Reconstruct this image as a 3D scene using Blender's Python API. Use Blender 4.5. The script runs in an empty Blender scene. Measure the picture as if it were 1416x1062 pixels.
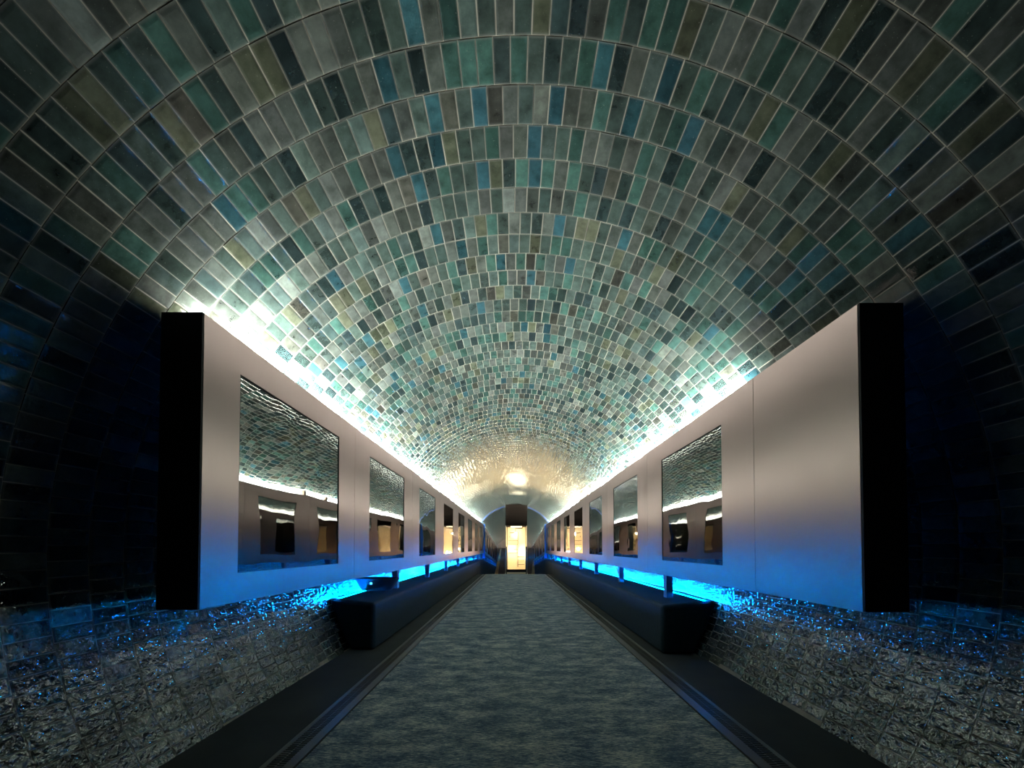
import bpy, math, random
from math import sin, cos, pi, sqrt, radians, atan2, acos, tan
random.seed(11)
S = bpy.context.scene
COL = S.collection

# ------------------------------------------------------------------ dimensions (metres, x across, y along the tunnel)
CAM_H = 1.10
F_PX = 540.0
CX, CZ, R = 0.05, 1.088, 2.13          # tunnel bore: centre and radius
Y0, CREASE, YEND = -2.2, 19.5, 36.0     # start, change of grade, far end
TL, TW, GAP = 0.171, 0.0732, 0.0034     # tile length / width / joint
XL, XR = -1.507, 1.61                   # faces of the two panel rows
P_Z0, P_Z1 = 0.803, 2.24
W_Z0, W_Z1 = 0.96, 2.055
B_H = 0.55

def drop(y):        # vault, panels, benches: level and then falling
    return -0.072 * (y - CREASE) if y > CREASE else 0.0
def floor_z(y):
    if y <= 16.0: return 0.0
    if y <= CREASE: return -0.09 * (y - 16.0)
    return -0.315 - 0.075 * (y - CREASE)

# ------------------------------------------------------------------ helpers
class MB:
    def __init__(s): s.v = []; s.f = []; s.m = []
    def face(s, pts, m=0):
        i = len(s.v); s.v += [tuple(p) for p in pts]; s.f.append(tuple(range(i, i + len(pts)))); s.m.append(m)
    def hexa(s, p, m=0):      # 8 corners: bottom 4, top 4
        i = len(s.v); s.v += [tuple(q) for q in p]
        for a in ((0,3,2,1),(4,5,6,7),(0,1,5,4),(1,2,6,5),(2,3,7,6),(3,0,4,7)):
            s.f.append(tuple(i + k for k in a)); s.m.append(m)
    def box(s, x0, x1, y0, y1, z0, z1, m=0, dz=None):
        a = dz(y0) if dz else 0; b = dz(y1) if dz else 0
        s.hexa([(x0,y0,z0+a),(x1,y0,z0+a),(x1,y1,z0+b),(x0,y1,z0+b),(x0,y0,z1+a),(x1,y0,z1+a),(x1,y1,z1+b),(x0,y1,z1+b)], m)
    def prism(s, prof, y0, y1, m=0, dz=None, ny=1):   # profile (x,z) swept along y
        n = len(prof); base = len(s.v)
        for k in range(ny + 1):
            y = y0 + (y1 - y0) * k / ny; d = dz(y) if dz else 0
            s.v += [(x, y, z + d) for x, z in prof]
        for k in range(ny):
            for j in range(n):
                a = base + k*n + j; b = base + k*n + (j+1) % n
                s.f.append((a, b, b + n, a + n)); s.m.append(m)
        s.f.append(tuple(base + j for j in range(n))); s.m.append(m)
        s.f.append(tuple(base + ny*n + j for j in reversed(range(n)))); s.m.append(m)
    def tube(s, pts, r, n=8, m=0):
        from mathutils import Vector
        P = [Vector(p) for p in pts]; base = len(s.v)
        for i, p in enumerate(P):
            t = (P[min(i+1, len(P)-1)] - P[max(i-1, 0)]).normalized()
            u = t.orthogonal().normalized() if abs(t.z) > .9 else t.cross(Vector((0,0,1))).normalized()
            w = t.cross(u)
            for k in range(n):
                a = 2*pi*k/n; s.v.append(tuple(p + r*(cos(a)*u + sin(a)*w)))
        for i in range(len(P)-1):
            for k in range(n):
                a = base+i*n+k; b = base+i*n+(k+1)%n
                s.f.append((a, b, b+n, a+n)); s.m.append(m)
        s.f.append(tuple(base+k for k in reversed(range(n)))); s.m.append(m)
        s.f.append(tuple(base+(len(P)-1)*n+k for k in range(n))); s.m.append(m)
    def build(s, name, mats, parent=None, bevel=0, smooth=False, fix=True):
        me = bpy.data.meshes.new(name)
        me.from_pydata(s.v, [], s.f); me.update()
        if not isinstance(mats, (list, tuple)): mats = [mats]
        for m in mats: me.materials.append(m)
        me.polygons.foreach_set('material_index', s.m)
        if fix:
            import bmesh
            bm = bmesh.new(); bm.from_mesh(me)
            bmesh.ops.remove_doubles(bm, verts=bm.verts, dist=1e-5)
            bmesh.ops.recalc_face_normals(bm, faces=bm.faces)
            bm.to_mesh(me); bm.free()
        if smooth: me.polygons.foreach_set('use_smooth', [True]*len(me.polygons))
        o = bpy.data.objects.new(name, me); COL.objects.link(o)
        if parent: o.parent = parent
        if bevel:
            b = o.modifiers.new('bevel', 'BEVEL'); b.width = bevel; b.segments = 3; b.limit_method = 'ANGLE'; b.angle_limit = radians(35)
            if smooth: pass
        return o

def tag(o, label, cat, group=None):
    o['label'] = label; o['category'] = cat
    if group: o['group'] = group
    return o
def struct(o): o['kind'] = 'structure'; return o
def empty(name, loc=(0,0,0)):
    o = bpy.data.objects.new(name, None); o.location = loc; o.empty_display_size = .1; COL.objects.link(o); return o

# ------------------------------------------------------------------ materials
def newmat(name):
    m = bpy.data.materials.new(name); m.use_nodes = True
    nt = m.node_tree; return m, nt, nt.nodes['Principled BSDF']
def node(nt, t, **kw):
    n = nt.nodes.new(t)
    for k, v in kw.items(): setattr(n, k, v)
    return n
def simple(name, col, rough=.5, metal=0., spec=.5, noise=0., nscale=20., bump=0., bscale=200.):
    m, nt, b = newmat(name)
    b.inputs['Base Color'].default_value = (*col, 1); b.inputs['Roughness'].default_value = rough
    b.inputs['Metallic'].default_value = metal; b.inputs['Specular IOR Level'].default_value = spec
    tc = node(nt, 'ShaderNodeTexCoord')
    if noise:
        n = node(nt, 'ShaderNodeTexNoise'); n.inputs['Scale'].default_value = nscale; n.inputs['Detail'].default_value = 4
        nt.links.new(tc.outputs['Object'], n.inputs['Vector'])
        r = node(nt, 'ShaderNodeValToRGB')
        r.color_ramp.elements[0].color = (*[c*(1-noise) for c in col], 1); r.color_ramp.elements[0].position = .3
        r.color_ramp.elements[1].color = (*[min(1, c*(1+noise)) for c in col], 1); r.color_ramp.elements[1].position = .7
        nt.links.new(n.outputs['Fac'], r.inputs['Fac']); nt.links.new(r.outputs['Color'], b.inputs['Base Color'])
    if bump:
        n = node(nt, 'ShaderNodeTexNoise'); n.inputs['Scale'].default_value = bscale
        nt.links.new(tc.outputs['Object'], n.inputs['Vector'])
        u = node(nt, 'ShaderNodeBump'); u.inputs['Strength'].default_value = bump; u.inputs['Distance'].default_value = .002
        nt.links.new(n.outputs['Fac'], u.inputs['Height']); nt.links.new(u.outputs['Normal'], b.inputs['Normal'])
    return m
def emit(name, col, strength):
    m, nt, b = newmat(name)
    b.inputs['Base Color'].default_value = (*[min(1, c*.8) for c in col], 1)
    b.inputs['Emission Color'].default_value = (*col, 1); b.inputs['Emission Strength'].default_value = strength
    return m

# glazed tile: colour of each tile from an attribute, cloudy glaze, hand-made waviness
def tile_material(name):
    m, nt, b = newmat(name)
    L = nt.links.new
    at = node(nt, 'ShaderNodeAttribute', attribute_name='tile_colour')
    tr = node(nt, 'ShaderNodeAttribute', attribute_name='tile_offset')
    tc = node(nt, 'ShaderNodeTexCoord')
    add = node(nt, 'ShaderNodeVectorMath', operation='ADD')
    L(tc.outputs['Object'], add.inputs[0]); L(tr.outputs['Vector'], add.inputs[1])
    n1 = node(nt, 'ShaderNodeTexNoise'); n1.inputs['Scale'].default_value = 14; n1.inputs['Detail'].default_value = 6; n1.inputs['Roughness'].default_value = .62
    L(add.outputs[0], n1.inputs['Vector'])
    r1 = node(nt, 'ShaderNodeMapRange'); r1.inputs[1].default_value = .3; r1.inputs[2].default_value = .72; r1.inputs[3].default_value = .50; r1.inputs[4].default_value = 1.62
    L(n1.outputs['Fac'], r1.inputs[0])
    # worn pale rims of the glaze
    rim = node(nt, 'ShaderNodeMapRange', interpolation_type='SMOOTHSTEP'); rim.inputs[1].default_value = .70; rim.inputs[2].default_value = 1.0; rim.inputs[3].default_value = 0; rim.inputs[4].default_value = .42
    L(at.outputs['Alpha'], rim.inputs[0])
    mul = node(nt, 'ShaderNodeMixRGB', blend_type='MULTIPLY'); mul.inputs[0].default_value = 1
    L(at.outputs['Color'], mul.inputs[1]); L(r1.outputs[0], mul.inputs[2])
    # fine pale specks
    n2 = node(nt, 'ShaderNodeTexNoise'); n2.inputs['Scale'].default_value = 160; n2.inputs['Detail'].default_value = 1
    L(add.outputs[0], n2.inputs['Vector'])
    r2 = node(nt, 'ShaderNodeMapRange'); r2.inputs[1].default_value = .73; r2.inputs[2].default_value = .78; r2.inputs[4].default_value = .5
    L(n2.outputs['Fac'], r2.inputs[0])
    mx = node(nt, 'ShaderNodeMixRGB'); L(r2.outputs[0], mx.inputs[0]); L(mul.outputs[0], mx.inputs[1]); mx.inputs[2].default_value = (.14, .14, .125, 1)
    mx2 = node(nt, 'ShaderNodeMixRGB'); L(rim.outputs[0], mx2.inputs[0]); L(mx.outputs[0], mx2.inputs[1]); mx2.inputs[2].default_value = (.12, .12, .11, 1)
    L(mx2.outputs[0], b.inputs['Base Color'])
    rr = node(nt, 'ShaderNodeMapRange'); rr.inputs[3].default_value = .02; rr.inputs[4].default_value = .07
    L(n1.outputs['Fac'], rr.inputs[0])
    wr = node(nt, 'ShaderNodeAttribute', attribute_name='waviness')
    rw = node(nt, 'ShaderNodeMapRange', interpolation_type='SMOOTHSTEP'); rw.inputs[1].default_value = .35; rw.inputs[2].default_value = 2.0; rw.inputs[3].default_value = .04; rw.inputs[4].default_value = 0
    L(wr.outputs['Fac'], rw.inputs[0])
    sl = node(nt, 'ShaderNodeMapRange', interpolation_type='SMOOTHSTEP'); sl.inputs[1].default_value = .35; sl.inputs[2].default_value = 2.0; sl.inputs[3].default_value = .16; sl.inputs[4].default_value = .5
    L(wr.outputs['Fac'], sl.inputs[0]); L(sl.outputs[0], b.inputs['Specular IOR Level'])
    ra = node(nt, 'ShaderNodeMath', operation='ADD'); L(rr.outputs[0], ra.inputs[0]); L(rw.outputs[0], ra.inputs[1]); L(ra.outputs[0], b.inputs['Roughness'])
    b.inputs['Specular IOR Level'].default_value = .5; b.inputs['IOR'].default_value = 1.85
    n3 = node(nt, 'ShaderNodeTexNoise'); n3.inputs['Scale'].default_value = 36; n3.inputs['Detail'].default_value = 2.2; n3.inputs['Roughness'].default_value = .5
    L(add.outputs[0], n3.inputs['Vector'])
    bp = node(nt, 'ShaderNodeBump'); bp.inputs['Strength'].default_value = 1.0; bp.inputs['Distance'].default_value = .0025
    wv = node(nt, 'ShaderNodeAttribute', attribute_name='waviness')
    hm = node(nt, 'ShaderNodeMath', operation='MULTIPLY'); L(n3.outputs['Fac'], hm.inputs[0]); L(wv.outputs['Fac'], hm.inputs[1])
    L(hm.outputs[0], bp.inputs['Height']); L(bp.outputs['Normal'], b.inputs['Normal'])
    return m

M = {}
M['tile'] = tile_material('glazed_tile')
M['grout'] = simple('sand_grout', (.22, .195, .16), .9, noise=.25, nscale=8)
M['black'] = simple('matt_black', (.006, .006, .007), .75, spec=.2)
M['black_metal'] = simple('black_metal', (.012, .012, .014), .35, metal=.3)
M['bench'] = simple('dark_teal_upholstery', (.010, .022, .028), .75, spec=.12, noise=.18, nscale=30, bump=.25, bscale=500)
M['floor'] = simple('dark_screed', (.030, .034, .033), .8, spec=.1, noise=.15, nscale=3, bump=.1, bscale=60)
M['steel'] = simple('dark_steel', (.16, .155, .13), .42, metal=.7)
M['blue_lit_post'] = simple('painted_blue_light', (.018, .15, .62), .4)  # blue light on the corner trim, put into its base colour
M['post'] = simple('navy_post', (.02, .03, .07), .5)
M['bronze'] = simple('bronze_sheet', (.52, .30, .12), .35, metal=.85, noise=.35, nscale=6)
M['brown'] = simple('brown_cladding', (.10, .055, .03), .5, noise=.3, nscale=5)
M['header'] = simple('dark_bronze_header', (.006, .004, .003), .6, spec=.02)
M['cream'] = simple('cream_threshold', (.62, .52, .36), .5)
M['cove'] = emit('cove_white_light', (.94, 1.0, .91), 350.)
M['blue_led'] = emit('blue_light', (.0, .20, 1.0), 4200.)
M['blue_led_soft'] = emit('soft_blue_light', (.0, .24, 1.0), 5600.)
M['arch_led'] = emit('arch_blue_light', (.03, .14, .75), .14)
M['dot'] = emit('square_lamp', (.1, .6, 1.0), 2.5)
M['booth_wall'] = emit('self_glowing_cream_wall', (1.0, .80, .48), .25)  # wall made to glow by itself, standing in for the lit room
M['globe'] = emit('globe_lamp_glow', (1.0, .86, .60), 72.)
M['booth_lamp'] = emit('booth_ceiling_lamp', (1.0, .86, .62), 2.)
M['arch_led'].node_tree.nodes['Principled BSDF'].inputs['Base Color'].default_value = (.005, .02, .09, 1)
def panel_material():
    m, nt, b = newmat('brushed_metal')
    L = nt.links.new
    b.inputs['Base Color'].default_value = (.15, .115, .108, 1); b.inputs['Specular Tint'].default_value = (.92, .80, .77, 1); b.inputs['Metallic'].default_value = 1.0
    tc = node(nt, 'ShaderNodeTexCoord'); mp = node(nt, 'ShaderNodeMapping'); mp.inputs['Scale'].default_value = (40, 40, .7)
    L(tc.outputs['Object'], mp.inputs[0])
    n = node(nt, 'ShaderNodeTexNoise'); n.inputs['Scale'].default_value = 1.0; n.inputs['Detail'].default_value = 4
    L(mp.outputs[0], n.inputs['Vector'])
    r = node(nt, 'ShaderNodeMapRange'); r.inputs[3].default_value = .30; r.inputs[4].default_value = .36
    L(n.outputs['Fac'], r.inputs[0]); L(r.outputs[0], b.inputs['Roughness'])
    return m
M['panel'] = panel_material()
def mirror_material():
    m, nt, b = newmat('wavy_mirror')
    L = nt.links.new
    b.inputs['Base Color'].default_value = (.27, .26, .245, 1); b.inputs['Metallic'].default_value = 1; b.inputs['Roughness'].default_value = .015
    tc = node(nt, 'ShaderNodeTexCoord')
    n = node(nt, 'ShaderNodeTexNoise'); n.inputs['Scale'].default_value = 1.7; n.inputs['Detail'].default_value = 1.5
    L(tc.outputs['Object'], n.inputs['Vector'])
    bp = node(nt, 'ShaderNodeBump'); bp.inputs['Strength'].default_value = 1; bp.inputs['Distance'].default_value = .004
    L(n.outputs['Fac'], bp.inputs['Height']); L(bp.outputs['Normal'], b.inputs['Normal'])
    return m
M['mirror'] = mirror_material()
def carpet_material():
    m, nt, b = newmat('mottled_carpet')
    L = nt.links.new
    tc = node(nt, 'ShaderNodeTexCoord')
    def nz(scale, sx, sy, det):
        mp = node(nt, 'ShaderNodeMapping'); mp.inputs['Scale'].default_value = (sx, sy, 1)
        L(tc.outputs['Object'], mp.inputs[0])
        n = node(nt, 'ShaderNodeTexNoise'); n.inputs['Scale'].default_value = scale; n.inputs['Detail'].default_value = det; n.inputs['Roughness'].default_value = .68
        L(mp.outputs[0], n.inputs['Vector']); return n
    a = nz(4.0, 1.0, 1.8, 9); c = nz(34, 1.0, 12.0, 7)
    mx = node(nt, 'ShaderNodeMixRGB'); mx.inputs[0].default_value = .68
    L(a.outputs['Fac'], mx.inputs[1]); L(c.outputs['Fac'], mx.inputs[2])
    r = node(nt, 'ShaderNodeValToRGB'); e = r.color_ramp.elements
    e[0].position = .43; e[0].color = (.034, .056, .085, 1)
    e[1].position = .62; e[1].color = (.74, .68, .52, 1)
    k = e.new(.5); k.color = (.088, .138, .185, 1)
    L(mx.outputs[0], r.inputs['Fac']); L(r.outputs['Color'], b.inputs['Base Color'])
    b.inputs['Roughness'].default_value = .95; b.inputs['Specular IOR Level'].default_value = .15
    f = nz(300, 1, 1, 2)
    bp = node(nt, 'ShaderNodeBump'); bp.inputs['Strength'].default_value = .5; bp.inputs['Distance'].default_value = .003
    L(f.outputs['Fac'], bp.inputs['Height']); L(bp.outputs['Normal'], b.inputs['Normal'])
    return m
M['carpet'] = carpet_material()
def glass_material():
    m, nt, b = newmat('clear_glass')
    tr = node(nt, 'ShaderNodeBsdfTransparent'); gl = node(nt, 'ShaderNodeBsdfGlossy'); gl.inputs['Roughness'].default_value = .02
    fr = node(nt, 'ShaderNodeFresnel'); fr.inputs['IOR'].default_value = 1.45
    mx = node(nt, 'ShaderNodeMixShader')
    nt.links.new(fr.outputs[0], mx.inputs[0]); nt.links.new(tr.outputs[0], mx.inputs[1]); nt.links.new(gl.outputs[0], mx.inputs[2])
    nt.links.new(mx.outputs[0], nt.nodes['Material Output'].inputs['Surface'])
    return m
M['glass'] = glass_material()

# ------------------------------------------------------------------ the tiled bore
PAL = [((.064,.094,.086), 32), ((.078,.086,.079), 22), ((.040,.100,.086), 16), ((.020,.076,.100), 7),
       ((.016,.030,.034), 10), ((.092,.098,.064), 7), ((.130,.146,.132), 7), ((.030,.050,.048), 12), ((.062,.058,.048), 5)]
PALC = [c for c, w in PAL]; PALW = [w for c, w in PAL]
def bore(name, phi0, phi1, extend):
    """tiles between the angles phi0..phi1 (0 = crown, + = right); extend: reach down to the floor on that side"""
    v = []; f = []; mi = []; colr = []; offs = []; wav = []
    rng = random.Random(name)
    dphi = TW / R
    nring = int((YEND - Y0) / TL)
    y_phase = 1.742 - 23 * TL
    def P(ph, y, rad): return (CX + rad*sin(ph), y, CZ + rad*cos(ph) + drop(y))
    k0 = 0
    for k in range(nring):
        y0 = y_phase + k*TL; y1 = y0 + TL
        if y1 > YEND: break
        fz = floor_z(y1) - drop(y1) - (.12 if y0 > 15.7 else 0)
        pm = acos(max(-1, (fz - CZ) / R))
        a0, a1 = phi0, phi1
        if extend < 0: a0 = -pm
        if extend > 0: a1 = pm
        ph_rand = random.Random(k*7+3).random()
        n0 = math.ceil(a0/dphi - ph_rand); n1 = math.ceil(a1/dphi - ph_rand)
        for n in range(n0, n1):
            c = (n + ph_rand) * dphi
            w = dphi/2 - GAP/2/R*rng.uniform(.7, 1.5)
            l0 = y0 + GAP/2*rng.uniform(.6, 1.6); l1 = y1 - GAP/2*rng.uniform(.6, 1.6)
            ro = R + max(-.0006, min(.0006, rng.gauss(0, .0005))); hw = 2.6 if extend else 1.0; ta = hw*max(-.012, min(.012, rng.gauss(0, .008))); tb = hw*max(-.004, min(.004, rng.gauss(0, .003)))
            base = len(v)
            cc = rng.choices(PALC, PALW)[0]; g = rng.uniform(.58, 1.42)
            cc = [(.80*q + .20*w_)*.39*g*rng.uniform(.97, 1.03) for q, w_ in zip(cc, (.056, .076, .070))]
            def smo(t): t = max(0, min(1, t)); return t*t*(3-2*t)
            dg = abs(c)*180/pi
            wq = (.38 + .8*smo((dg-58)/20) + 6.0*smo((dg-90)/17))*rng.uniform(.6, 1.25)
            of = (rng.uniform(0, 50), rng.uniform(0, 50), rng.uniform(0, 50))
            lm = (l0 + l1)/2
            ew, el = .13*w, .05*(l1-l0)
            # top: outer rim, inner field ; skirt
            def rad(ph, y): return ro + ta*(ph-c)*R + tb*(y-lm)
            for (ph, y, dr, al) in ((c-w,l0,0,1),(c+w,l0,0,1),(c+w,l1,0,1),(c-w,l1,0,1),
                                    (c-w+ew*2,l0+el*2,-.0012,.5),(c+w-ew*2,l0+el*2,-.0012,.5),(c+w-ew*2,l1-el*2,-.0012,.5),(c-w+ew*2,l1-el*2,-.0012,.5),
                                    (c-w,l0,.009,1),(c+w,l0,.009,1),(c+w,l1,.009,1),(c-w,l1,.009,1)):
                v.append(P(ph, y, rad(ph, y) + dr)); colr += [cc[0], cc[1], cc[2], al]; offs += of; wav.append(wq)
            f.append((base+4, base+5, base+6, base+7)); mi.append(0)
            for j in range(4):
                j2 = (j+1) % 4
                f.append((base+j, base+j2, base+4+j2, base+4+j)); mi.append(0)
                f.append((base+8+j, base+8+j2, base+j2, base+j)); mi.append(0)
    # mortar bed behind the tiles
    ys = [y_phase, 0, 4, 8, 12, 15.7, 16, 18, CREASE, 22, 26, 30, 34, YEND]
    na = 60; base = len(v)
    for y in ys:
        fz = floor_z(y) - drop(y) - (.2 if y > 15.9 else .02)
        pm = acos(max(-1, (fz - CZ)/R))
        a0 = -pm if extend < 0 else phi0; a1 = pm if extend > 0 else phi1
        for j in range(na+1):
            ph = a0 + (a1-a0)*j/na
            v.append(P(ph, y, R + (.0032 if extend else .0016))); colr += [.4, .36, .3, 1]; offs += [0, 0, 0]; wav.append(0)
    for i in range(len(ys)-1):
        for j in range(na):
            a = base + i*(na+1) + j
            f.append((a, a+1, a+na+2, a+na+1)); mi.append(1)
    me = bpy.data.meshes.new(name); me.from_pydata(v, [], f); me.update()
    me.materials.append(M['tile']); me.materials.append(M['grout'])
    me.polygons.foreach_set('material_index', mi)
    ca = me.attributes.new('tile_colour', 'FLOAT_COLOR', 'POINT'); ca.data.foreach_set('color', colr)
    wa = me.attributes.new('waviness', 'FLOAT', 'POINT'); wa.data.foreach_set('value', wav)
    oa = me.attributes.new('tile_offset', 'FLOAT_VECTOR', 'POINT'); oa.data.foreach_set('vector', offs)
    o = bpy.data.objects.new(name, me); COL.objects.link(o)
    return struct(o)
PC = radians(58)
bore('ceiling', -PC, PC, 0)
bore('wall_left', -PC, -PC, -1)
bore('wall_right', PC, PC, 1)
# closing wall at the far bottom of the slope
mb = MB(); d = drop(YEND)
mb.prism([(CX + 2.2*sin(a*pi/20), CZ + d + 2.2*cos(a*pi/20)) for a in range(40)], YEND, YEND + .1)
struct(mb.build('wall_end', M['brown']))

# ------------------------------------------------------------------ floor, carpet, drains
mb = MB(); ysf = [-2.2, 16.0, CREASE, YEND]
for a, b in zip(ysf, ysf[1:]):
    mb.hexa([(-1.86, a, floor_z(a)-.15), (1.96, a, floor_z(a)-.15), (1.96, b, floor_z(b)-.15), (-1.86, b, floor_z(b)-.15),
             (-1.86, a, floor_z(a)), (1.96, a, floor_z(a)), (1.96, b, floor_z(b)), (-1.86, b, floor_z(b))])
struct(mb.build('floor', M['floor']))
C_X0, C_X1 = -1.078, 1.205
mb = MB()
for a, b in ((-1.5, 16.0), (16.0, 17.8)):
    mb.hexa([(C_X0, a, floor_z(a)), (C_X1, a, floor_z(a)), (C_X1, b, floor_z(b)), (C_X0, b, floor_z(b)),
             (C_X0, a, floor_z(a)+.012), (C_X1, a, floor_z(a)+.012), (C_X1, b, floor_z(b)+.012), (C_X0, b, floor_z(b)+.012)])
tag(mb.build('carpet_runner', M['carpet']), 'mottled blue-grey carpet runner along the middle of the tunnel floor', 'carpet')
for side, (g0, g1, f0, f1), lab in ((-1, (-1.235, -1.150, -1.262, -1.095), 'left'), (1, (1.285, 1.375, 1.222, 1.402), 'right')):
    e = empty('drain_channel', ((g0+g1)/2, 0, 0))
    tag(e, 'long slotted metal floor drain between the carpet and the %s bench' % lab, 'floor drain', 'slotted floor drains')
    mb = MB()
    mb.box(f0, g0, -1.2, 16, 0, .009); mb.box(g1, f1, -1.2, 16, 0, .009)
    o = mb.build('channel_frame', M['steel'], e); o.location.x = -e.location.x
    mb = MB(); y = -1.0; gm = (g0+g1)/2
    while y < 15.9:
        mb.box(g0, gm-.002, y, y+.008, .0005, .006); mb.box(gm+.002, g1, y+.008, y+.016, .0005, .006); y += .02 if y < 6 else .04
    mb.box(gm-.002, gm+.002, -1.0, 15.9, .0005, .006)
    o = mb.build('grate', M['steel'], e); o.location.x = -e.location.x
    o['label'] = 'grate of narrow dark steel slots'
    mb = MB(); mb.box(g0, g1, -1.2, 16, .0001, .0004)
    o = mb.build('channel_bed', M['black'], e); o.location.x = -e.location.x

# ------------------------------------------------------------------ panel rows
ORD = ['nearest', 'second', 'third', 'fourth', 'fifth', 'sixth', 'seventh', 'eighth', 'ninth', 'tenth']
def panel(side, y0, y1, win, posts, label, group, first=False, dz=drop):
    xf = XL if side < 0 else XR
    t = .20 if side < 0 else .205
    def X(q): return xf + side*q
    y0 += .002; y1 -= .002
    lo, hi = P_Z0, P_Z1
    mb = MB()
    def pt(q, y, z): return (X(q), y, z + dz(y))
    fy0 = y0 + (.012 if first else 0)
    bev = .0
    if win:
        a, b = win
        ys = [fy0, a, b, y1]; zs = [lo, W_Z0, W_Z1, hi]
        for i in range(3):
            for j in range(3):
                if i == 1 and j == 1: continue
                mb.face([pt(0, ys[i], zs[j]), pt(0, ys[i+1], zs[j]), pt(0, ys[i+1], zs[j+1]), pt(0, ys[i], zs[j+1])])
        mb.face([pt(.012, a, W_Z0), pt(.012, b, W_Z0), pt(.012, b, W_Z1), pt(.012, a, W_Z1)])
        for (p, q) in (((a, W_Z0), (b, W_Z0)), ((b, W_Z0), (b, W_Z1)), ((b, W_Z1), (a, W_Z1)), ((a, W_Z1), (a, W_Z0))):
            mb.face([pt(0, *p), pt(0, *q), pt(.012, *q), pt(.012, *p)])
        for (y, yy) in ((fy0, a), (a, b), (b, y1)):
            mb.face([pt(0, y, lo), pt(0, yy, lo), pt(t, yy, lo), pt(t, y, lo)]); mb.face([pt(0, y, hi), pt(0, yy, hi), pt(t, yy, hi), pt(t, y, hi)])
            mb.face([pt(t, y, lo), pt(t, yy, lo), pt(t, yy, hi), pt(t, y, hi)])
        for y in (fy0, y1):
            for (z, zz) in zip(zs, zs[1:]): pass
            mb.face([pt(0, y, z) for z in zs] + [pt(t, y, hi), pt(t, y, lo)])
    else:
        mb.hexa([pt(0, fy0, lo), pt(t, fy0, lo), pt(t, y1, lo), pt(0, y1, lo), pt(0, fy0, hi), pt(t, fy0, hi), pt(t, y1, hi), pt(0, y1, hi)])
    o = mb.build('mirror_panel' if win else 'metal_panel', M['panel'])
    tag(o, label, 'wall panel', group)
    if win:
        a, b = win
        mb = MB()      # dark reveal round the mirror
        w = .010
        for (ya, yb, za, zb) in ((a, b, W_Z1-w, W_Z1), (a, b, W_Z0, W_Z0+.003), (a, a+.004, W_Z0, W_Z1), (b-w, b, W_Z0, W_Z1)):
            mb.hexa([pt(.001, ya, za), pt(.0118, ya, za), pt(.0118, yb, za), pt(.001, yb, za), pt(.001, ya, zb), pt(.0118, ya, zb), pt(.0118, yb, zb), pt(.001, yb, zb)])
        mb.build('mirror_edge', M['black'], o)
        mb = MB(); g = .0105
        mb.hexa([pt(.005, a+.0042, W_Z0+.0035), pt(.0117, a+.0042, W_Z0+.0035), pt(.0117, b-g, W_Z0+.0035), pt(.005, b-g, W_Z0+.0035),
                 pt(.005, a+.0042, W_Z1-g), pt(.0117, a+.0042, W_Z1-g), pt(.0117, b-g, W_Z1-g), pt(.005, b-g, W_Z1-g)])
        mb.build('mirror', M['mirror'], o)['label'] = 'rectangular wavy mirror set in the panel'
    if first:
        mb = MB()
        mb.hexa([pt(.0015, y0, lo), pt(t, y0, lo), pt(t, fy0, lo), pt(.0015, fy0, lo), pt(.0015, y0, hi), pt(t, y0, hi), pt(t, fy0, hi), pt(.0015, fy0, hi)])
        mb.build('end_cap', M['black'], o)['label'] = 'black end face'
    for y in posts:
        mb = MB(); mb.hexa([pt(.06, y, B_H), pt(.13, y, B_H), pt(.13, y+.085, B_H), pt(.06, y+.085, B_H), pt(.06, y, lo), pt(.13, y, lo), pt(.13, y+.085, lo), pt(.06, y+.085, lo)])
        mb.build('support_post', M['post'], o)
    # fixing brackets back to the tunnel wall
    for y in ((y0 + .7, y1 - .12) if first else (y0 + .3, y1 - .3)):
        mb = MB()
        zc = 1.25; xw = CX + side*sqrt(R*R - (zc - CZ)**2)
        xa, xb = sorted((X(t), xw + side*.03))
        mb.box(xa, xb, y, y+.05, zc, zc+.05, dz=dz)
        mb.build('wall_bracket', M['black'], o)
    return o

seamsL = [1.866, 3.69, 5.80, 7.95, 10.10, 12.30, 14.45, 16.65, CREASE]
winL = [(2.133, 3.356), (4.07, 5.36), (6.22, 7.49), (8.40, 9.68), (10.62, 11.90), (12.85, 14.12), (15.05, 16.30), (17.30, 18.60)]
postL = [[], [5.26], [7.20], [9.20], [11.20], [13.3], [15.4], [17.4, 19.2]]
k = XR / 1.628
seamsR = [1.815*k, 2.636*k, 4.75*k, 6.80*k, 8.85*k, 10.95*k, 13.10*k, 15.25*k, 17.35*k, CREASE]
winR = [None, (3.047*k, 4.29*k), (5.13*k, 6.37*k), (7.20*k, 8.41*k), (9.25*k, 10.5*k), (11.4*k, 12.65*k), (13.6*k, 14.8*k), (15.7*k, 17.0*k), (17.75*k, 19.1*k)]
postR = [[], [4.28], [6.18], [8.04], [9.93], [11.9], [13.9], [15.9], [17.8]]
for i in range(8):
    lab = ('nearest left wall panel, brushed metal with a large wavy mirror and black end' if i == 0 else
           '%s brushed metal mirror panel from the near end of the left row' % ORD[i])
    panel(-1, seamsL[i], seamsL[i+1], winL[i], postL[i], lab, 'mirror panels on the left', i == 0)
for i in range(9):
    lab = ('blank brushed metal panel with black end face, nearest on the right' if i == 0 else
           '%s mirror panel beyond the blank panel in the right row' % ['first', 'second', 'third', 'fourth', 'fifth', 'sixth', 'seventh', 'eighth'][i-1])
    panel(1, seamsR[i], seamsR[i+1], winR[i], postR[i], lab, 'mirror panels on the right', i == 0)
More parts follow.
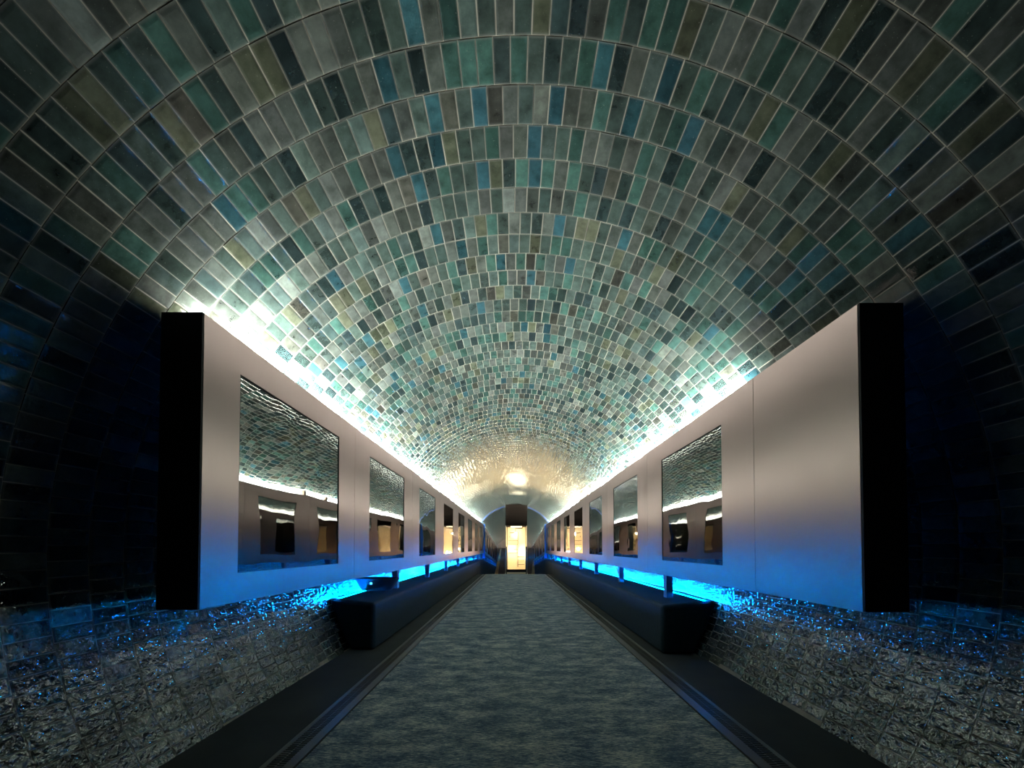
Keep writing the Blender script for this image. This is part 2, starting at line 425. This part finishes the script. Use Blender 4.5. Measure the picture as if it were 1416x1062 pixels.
# rows going on down the slope behind the blue-lit corner posts
for side, nm in ((-1, 'left'), (1, 'right')):
    for i in range(6):
        y0 = CREASE + .06 + i*2.6; y1 = y0 + 2.6
        panel(side, y0, y1, (y0+.5, y1-.5), [y0+.2, y0+1.3], '%s mirror panel down the slope behind the %s blue-lit corner post' % (['first', 'second', 'third', 'fourth', 'fifth', 'sixth'][i], nm),
              'mirror panels down the slope', False)
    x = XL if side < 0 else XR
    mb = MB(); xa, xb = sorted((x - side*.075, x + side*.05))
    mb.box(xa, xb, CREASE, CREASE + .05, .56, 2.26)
    o = mb.build('corner_post', M['blue_lit_post'], bevel=.004)
    tag(o, 'tall thin post with its blue light painted on at the far end of the %s panel row' % nm, 'post', 'blue-lit corner posts')

# ------------------------------------------------------------------ light strips
def strip(name, x0, x1, z0, z1, ya, yb, mat, label, group, seg=.3, dz=drop):
    mb = MB(); n = max(1, int((yb-ya)/seg))
    for i in range(n):
        a = ya + (yb-ya)*i/n; b = ya + (yb-ya)*(i+1)/n
        A, B = dz(a), dz(b)
        mb.face([(x0,a,z1+A),(x1,a,z1+A),(x1,b,z1+B),(x0,b,z1+B)])
        mb.face([(x0,a,z0+A),(x0,b,z0+B),(x0,b,z1+B),(x0,a,z1+A)])
        mb.face([(x1,a,z0+A),(x1,a,z1+A),(x1,b,z1+B),(x1,b,z0+B)])
    a, b = ya, yb; A, B = dz(a), dz(b)
    mb.face([(x0,a,z0+A),(x0,a,z1+A),(x1,a,z1+A),(x1,a,z0+A)]); mb.face([(x0,b,z0+B),(x1,b,z0+B),(x1,b,z1+B),(x0,b,z1+B)])
    o = mb.build(name, mat); return tag(o, label, 'light strip', group)
strip('cove_light_strip', XL-.185, XL-.055, P_Z1, P_Z1+.004, 2.1, CREASE, M['cove'], 'white light strip lying on top of the left panel row', 'white cove lights')
strip('cove_light_strip', XR+.055, XR+.185, P_Z1, P_Z1+.004, 2.9, CREASE, M['cove'], 'white light strip lying on top of the right panel row', 'white cove lights')
for s_, nm in ((-1, 'left'), (1, 'right')):
    x = XL if s_ < 0 else XR
    xa, xb = sorted((x + s_*.13, x + s_*.165))
    strip('cove_light_strip', xa, xb, P_Z1, P_Z1+.012, CREASE+.08, 35, M['cove'], 'white light strip on the %s panels down the slope' % nm, 'white cove lights', .6)
BL0, BR0 = 4.21, 4.04
def blue_strip(side, xa, ya, yb, label, seg, dz=drop):
    # metal profile: base plate, spine, an added hood and low lip shaping the blue light on the room side; one diffuser towards the wall, a weaker one under the hood
    def sp(mb, a, b, z0, z1, y0=ya, y1=yb): mb.box(min(xa-side*a, xa-side*b), max(xa-side*a, xa-side*b), y0, y1, B_H+z0, B_H+z1, dz=dz)
    mb = MB()
    sp(mb, .0, .032, .0, .001); sp(mb, .006, .032, .0062, .0082); sp(mb, .006, .010, .001, .0062); sp(mb, .030, .032, .001, .0046)
    o = mb.build('blue_light_strip', M['steel']); tag(o, label, 'light strip', 'blue bench lights')
    n = max(1, int((yb-ya)/seg))
    for nm, a, b, m in (('wall_side_diffuser', .002, .0058, 'blue_led'), ('room_side_diffuser', .0102, .0118, 'blue_led_soft')):
        mb = MB()
        for i in range(n): sp(mb, a, b, .0012, .0061, ya + (yb-ya)*i/n, ya + (yb-ya)*(i+1)/n)
        mb.build(nm, M[m], o)['label'] = 'glowing blue diffuser'
blue_strip(-1, -1.90, BL0+.02, CREASE, 'bright blue light strip along the back of the left bench', .3)
blue_strip(1, 1.975, BR0+.02, CREASE, 'bright blue light strip along the back of the right bench', .3)
blue_strip(-1, -1.90, CREASE+.08, 35, 'blue light strip at the back of the left sloping bench', .6)
blue_strip(1, 1.975, CREASE+.08, 35, 'blue light strip at the back of the right sloping bench', .6)
# faint blue arch where the vault changes grade
for a0, a1, nm in ((-54, -13.6, 'left'), (17.8, 54, 'right')):
    mb = MB(); n = 30; y = CREASE - .02
    for j in range(n):
        q = []
        for t in (j, j+1):
            a = radians(a0 + (a1-a0)*t/n)
            for rad in (R-.012, R-.032):
                q.append((CX + rad*sin(a), CZ + rad*cos(a)))
        (o0, i0, o1, i1) = q
        mb.face([(i0[0],y,i0[1]),(i1[0],y,i1[1]),(i1[0],y+.05,i1[1]),(i0[0],y+.05,i0[1])])
        mb.face([(i0[0],y,i0[1]),(o0[0],y,o0[1]),(o1[0],y,o1[1]),(i1[0],y,i1[1])])
        mb.face([(i0[0],y+.05,i0[1]),(i1[0],y+.05,i1[1]),(o1[0],y+.05,o1[1]),(o0[0],y+.05,o0[1])])
        mb.face([(o0[0],y,o0[1]),(o0[0],y+.05,o0[1]),(o1[0],y+.05,o1[1]),(o1[0],y,o1[1])])
    tag(mb.build('arch_light_strip', M['arch_led']), 'thin blue light arching over the vault on the %s side of the booth' % nm, 'light strip', 'blue arch lights')

# ------------------------------------------------------------------ benches
def bench(side, ya, yb, label, zf, ny=1):
    xf = -1.495 if side < 0 else 1.525
    def xw(z): return CX + side*(sqrt(R*R - (z-CZ)**2) - .02)
    y0z = zf(yb) if zf(yb) < 0 else 0
    lo = 0.0
    prof = [(xf, lo), (xf, B_H - .048), (xw(B_H)-side*.0, B_H), (xw(.28), .28), (xw(0), 0.0)]
    if y0z < 0:
        prof[0] = (xf, y0z); prof[-1] = (xw(0), y0z)
    mb = MB(); mb.prism(prof, ya, yb, dz=drop, ny=ny)
    o = mb.build('bench', M['bench'], bevel=.04)
    return tag(o, label, 'bench', 'benches along the walls')
bench(-1, BL0, 16.0, 'dark teal upholstered bench along the left wall with a dark tub on it', lambda y: 0)
bench(1, BR0, 16.0, 'dark teal upholstered bench along the right wall', lambda y: 0)
for s_, nm in ((-1, 'left'), (1, 'right')):
    bench(s_, 16.0, CREASE, 'short dark bench length at the crest beside the %s blue-lit post' % nm, lambda y: -.36)
    bench(s_, CREASE + .01, 35.5, 'dark bench running down the slope behind the %s blue-lit post' % nm, lambda y: -.4)

# ------------------------------------------------------------------ dark tub with a glowing square on the left bench
ty, tx = 4.98, -1.735
e = empty('boat_shaped_tub', (tx, ty, B_H)); e.rotation_euler = (0, 0, radians(0))
tag(e, 'dark boat-shaped tub with a small glowing square, standing on the left bench', 'tub')
def ring(lx, ly, z, n=32, p=3.2):
    out = []
    for i in range(n):
        a = 2*pi*i/n; c, s = cos(a), sin(a)
        out.append((lx*math.copysign(abs(c)**(2/p), c), ly*math.copysign(abs(s)**(2/p), s), z))
    return out
mb = MB(); rs = [ring(.17, .105, .012), ring(.185, .115, .02), ring(.262, .150, .150), ring(.270, .154, .158), ring(.268, .152, .166), ring(.250, .135, .164), ring(.235, .125, .120)]
n = 32; base = 0
for r_ in rs: mb.v += r_
for i in range(len(rs)-1):
    for j in range(n):
        a = i*n+j; b = i*n+(j+1) % n; mb.f.append((a, b, b+n, a+n)); mb.m.append(0)
mb.f.append(tuple(reversed(range(n)))); mb.m.append(0); mb.f.append(tuple((len(rs)-1)*n + j for j in range(n))); mb.m.append(0)
o = mb.build('hull', simple('dark_navy_plastic', (.006, .008, .016), .6, spec=.2), e, smooth=False)
for x in (-.10, .10):
    for y in (-.06, .06):
        mb = MB(); mb.box(x-.02, x+.02, y-.015, y+.015, 0, .014); mb.build('foot', M['black'], e)
mb = MB(); mb.box(-.012, .012, -.148, -.131, .093, .117); o = mb.build('indicator_light', M['dot'], e); o['label'] = 'small glowing blue square'
o.location = (-.03, 0, 0)

# ------------------------------------------------------------------ little dark bracket on the right panel row
e = empty('clamp_bracket', (XR + .03, 8.75, P_Z1)); tag(e, 'small dark bracket with two raised lugs on top of the right panels', 'bracket')
mb = MB(); mb.box(-.02, .03, -.2, .95, 0, .018); mb.build('base_bar', M['brown'], e)
for y in (-.2, .88):
    mb = MB(); mb.box(-.02, .03, y, y+.09, .018, .10); mb.build('lug', M['brown'], e, bevel=.006)

# ------------------------------------------------------------------ the bright booth at the crest
BY = 19.2; bx0, bx1 = -.409, .658; bz = -.115
fz = floor_z(BY + .5)
e = empty('glass_booth', ((bx0+bx1)/2, BY, floor_z(BY)))
tag(e, 'brightly lit cream glass-fronted booth under a dark header at the tunnel crest', 'booth')
def part(mb, name, mat, label=None, bevel=0, parent=None):
    o = mb.build(name, mat, parent or e, bevel=bevel)
    if not parent: o.location = (-e.location.x, -e.location.y, -e.location.z)
    if label: o['label'] = label
    return o
mb = MB(); mb.box(bx0-.02, bx1+.02, BY-.1, BY+1.3, floor_z(BY+1.3)-.02, bz-.05); part(mb, 'plinth', M['cream'], 'pale plinth under the doors')
mb = MB(); mb.box(bx0, bx1, BY, BY+1.3, bz-.05, bz+.0); part(mb, 'booth_floor', M['cream'])
mb = MB(); mb.box(bx0+.04, bx1-.04, BY, BY+.03, bz, bz+.14); part(mb, 'bottom_rail', M['black_metal'], 'black bottom rail of the door')
zt = 2.17
for xa in (bx0, bx1-.035):
    mb = MB(); mb.box(xa, xa+.035, BY-.01, BY+.05, bz, zt); part(mb, 'door_jamb', M['cream'])
for xa in (bx0+.075, bx1-.09):
    mb = MB(); mb.box(xa, xa+.028, BY+.01, BY+.03, bz+.14, zt); part(mb, 'door_stile', M['black_metal'])
mb = MB(); mb.box(bx0+.09, bx1-.095, BY+.012, BY+.02, bz+.145, zt-.005); part(mb, 'door_glass', M['glass'])
# header: dark, hollow-curved face leaning out to the vault
mb = MB(); prof = []
for j in range(9):
    t = j/8; prof.append((BY - .02 - .22*t**3, zt + (CZ + R - .03 - zt)*t))
top = CZ + R - .03
pts0 = [(bx0, y, z) for y, z in prof] + [(bx0, BY+1.3, top-.05), (bx0, BY+1.3, zt)]
pts1 = [(bx1, y, z) for (_, y, z) in pts0]
n = len(pts0); mb.v += pts0 + pts1
for j in range(n): mb.f.append((j, (j+1) % n, n+(j+1) % n, n+j)); mb.m.append(0)
mb.f.append(tuple(range(n))); mb.m.append(0); mb.f.append(tuple(reversed(range(n, 2*n)))); mb.m.append(0)
part(mb, 'header', M['header'], 'dark curved header above the glass door')
for xa, xb in ((bx0, bx0+.02), (bx1-.02, bx1)):
    mb = MB(); mb.box(xa, xb, BY+.05, BY+1.3, bz, zt); part(mb, 'side_wall', M['cream'])
mb = MB(); mb.box(bx0+.02, bx1-.02, BY+1.25, BY+1.3, bz, zt); part(mb, 'back_wall', M['booth_wall'], 'cream back wall with a glow added for the bright room')
mb = MB(); mb.box(bx0+.25, bx1-.25, BY+.25, BY+1.0, zt-.03, zt-.008); part(mb, 'ceiling_lamp', M['booth_lamp'])
for x, z, r_ in ((.42, .82, .10), (.10, 1.80, .075), (-.15, 1.02, .075)):
    mb = MB(); N1, N2 = 8, 14
    for i in range(N1+1):
        for j in range(N2):
            a = pi*i/N1; b_ = 2*pi*j/N2; mb.v.append((x + r_*sin(a)*cos(b_), BY+1.0 + r_*sin(a)*sin(b_), z + r_*cos(a)))
    for i in range(N1):
        for j in range(N2): mb.f.append((i*N2+j, i*N2+(j+1) % N2, (i+1)*N2+(j+1) % N2, (i+1)*N2+j)); mb.m.append(0)
    part(mb, 'globe_lamp', M['globe'], 'bright round lamp inside')
# pipes and shelf lines inside
mb = MB(); yb = BY + 1.2; xm = .21
mb.tube([(bx0+.20, yb, 1.62), (bx0+.20, yb, 1.86), (bx0+.5, yb, 1.86), (bx0+.5, yb, 2.1), (bx0+.86, yb, 2.1), (bx0+.86, yb, 2.15)], .022, 6)
part(mb, 'pipe', M['black_metal'], 'thin dark stepped pipe inside')
mb = MB(); mb.box(xm-.013, xm+.013, yb-.01, yb+.02, bz+.2, 1.9); part(mb, 'mullion', M['brown'])
for z in (1.44, 1.24, .98, .8):
    mb = MB(); mb.box(bx0+.12, xm-.01, yb, yb+.02, z, z+.022); part(mb, 'shelf_line', M['brown'])
for z in (.62, .42, .2):
    mb = MB(); mb.box(xm+.01, bx1-.1, yb, yb+.02, z, z+.022); part(mb, 'shelf_line', M['brown'])
# handrail posts in front of the door
for sx, x, nm in ((-1, -.345, 'left'), (1, .585, 'right')):
    e2 = empty('handrail', (x, BY-.85, floor_z(BY-.85)))
    tag(e2, 'black handrail post in front of the %s edge of the bright doorway' % nm, 'handrail', 'handrail posts at the doorway')
    h = 1.14 - e2.location.z
    mb = MB(); mb.tube([(0, 0, 0), (0, 0, h)], .022, 10); mb.build('post', M['black_metal'], e2)
    mb = MB(); mb.tube([(0, 0, h-.08), (sx*.02, .1, h-.08), (sx*.05, .4, h-.11)], .016, 8); mb.build('rail_arm', M['bronze'], e2)
    mb = MB(); mb.box(-.05, .05, -.05, .05, 0, .012); mb.build('base_plate', M['black_metal'], e2)
# bronze and brown side linings next to the booth
for sx, xa, xb, nm in ((-1, -.68, -.47, 'left'), (1, .73, .98, 'right')):
    mb = MB(); mb.box(xa, xb, BY+.25, BY+.32, floor_z(BY+.3), 1.06)
    tag(mb.build('side_screen', M['brown'], bevel=.01), 'brown screen standing beside the %s side of the bright booth' % nm, 'screen', 'brown screens')
y = BY - .1; zf = floor_z(y)
mb = MB(); mb.hexa([(-.95, y, zf), (-.78, y, zf), (-.78, y+.05, zf), (-.95, y+.05, zf), (-.66, y, 1.05), (-.60, y, 1.05), (-.60, y+.05, 1.05), (-.66, y+.05, 1.05)])
tag(mb.build('leaning_board', M['bronze'], bevel=.008), 'golden board leaning between the left bench and the booth', 'board')
mb = MB(); mb.hexa([(.86, y, zf), (1.02, y, zf), (1.02, y+.05, zf), (.86, y+.05, zf), (.93, y, .42), (1.0, y, .42), (1.0, y+.05, .42), (.93, y+.05, .42)])
tag(mb.build('leaning_board', M['bronze'], bevel=.008), 'short bronze board between the right bench and the booth', 'board')

# ------------------------------------------------------------------ world, camera, view
w = bpy.data.worlds.new('dark'); S.world = w; w.use_nodes = True
w.node_tree.nodes['Background'].inputs[0].default_value = (.25, .35, .5, 1)
w.node_tree.nodes['Background'].inputs[1].default_value = .002
cam = bpy.data.cameras.new('camera'); co = bpy.data.objects.new('camera', cam); COL.objects.link(co)
pitch = radians(1.2)
cam.sensor_fit = 'HORIZONTAL'; cam.sensor_width = 36; cam.lens = F_PX/1416*36
cam.shift_x = -2.5/1416; cam.shift_y = (757 - 531 - F_PX*tan(pitch))/1416
cam.clip_start = .02
co.location = (0, 0, CAM_H); co.rotation_euler = (pi/2 + pitch, 0, 0)
S.camera = co
S.view_settings.view_transform = 'Standard'; S.view_settings.look = 'None'
S.view_settings.gamma = 1; S.view_settings.use_curve_mapping = False
S.view_settings.exposure = 0.0
try:
    S.cycles.max_bounces = 10; S.cycles.diffuse_bounces = 5; S.cycles.glossy_bounces = 6
    S.cycles.sample_clamp_indirect = 6; S.cycles.use_denoising = True
    S.cycles.caustics_reflective = True
except Exception: pass
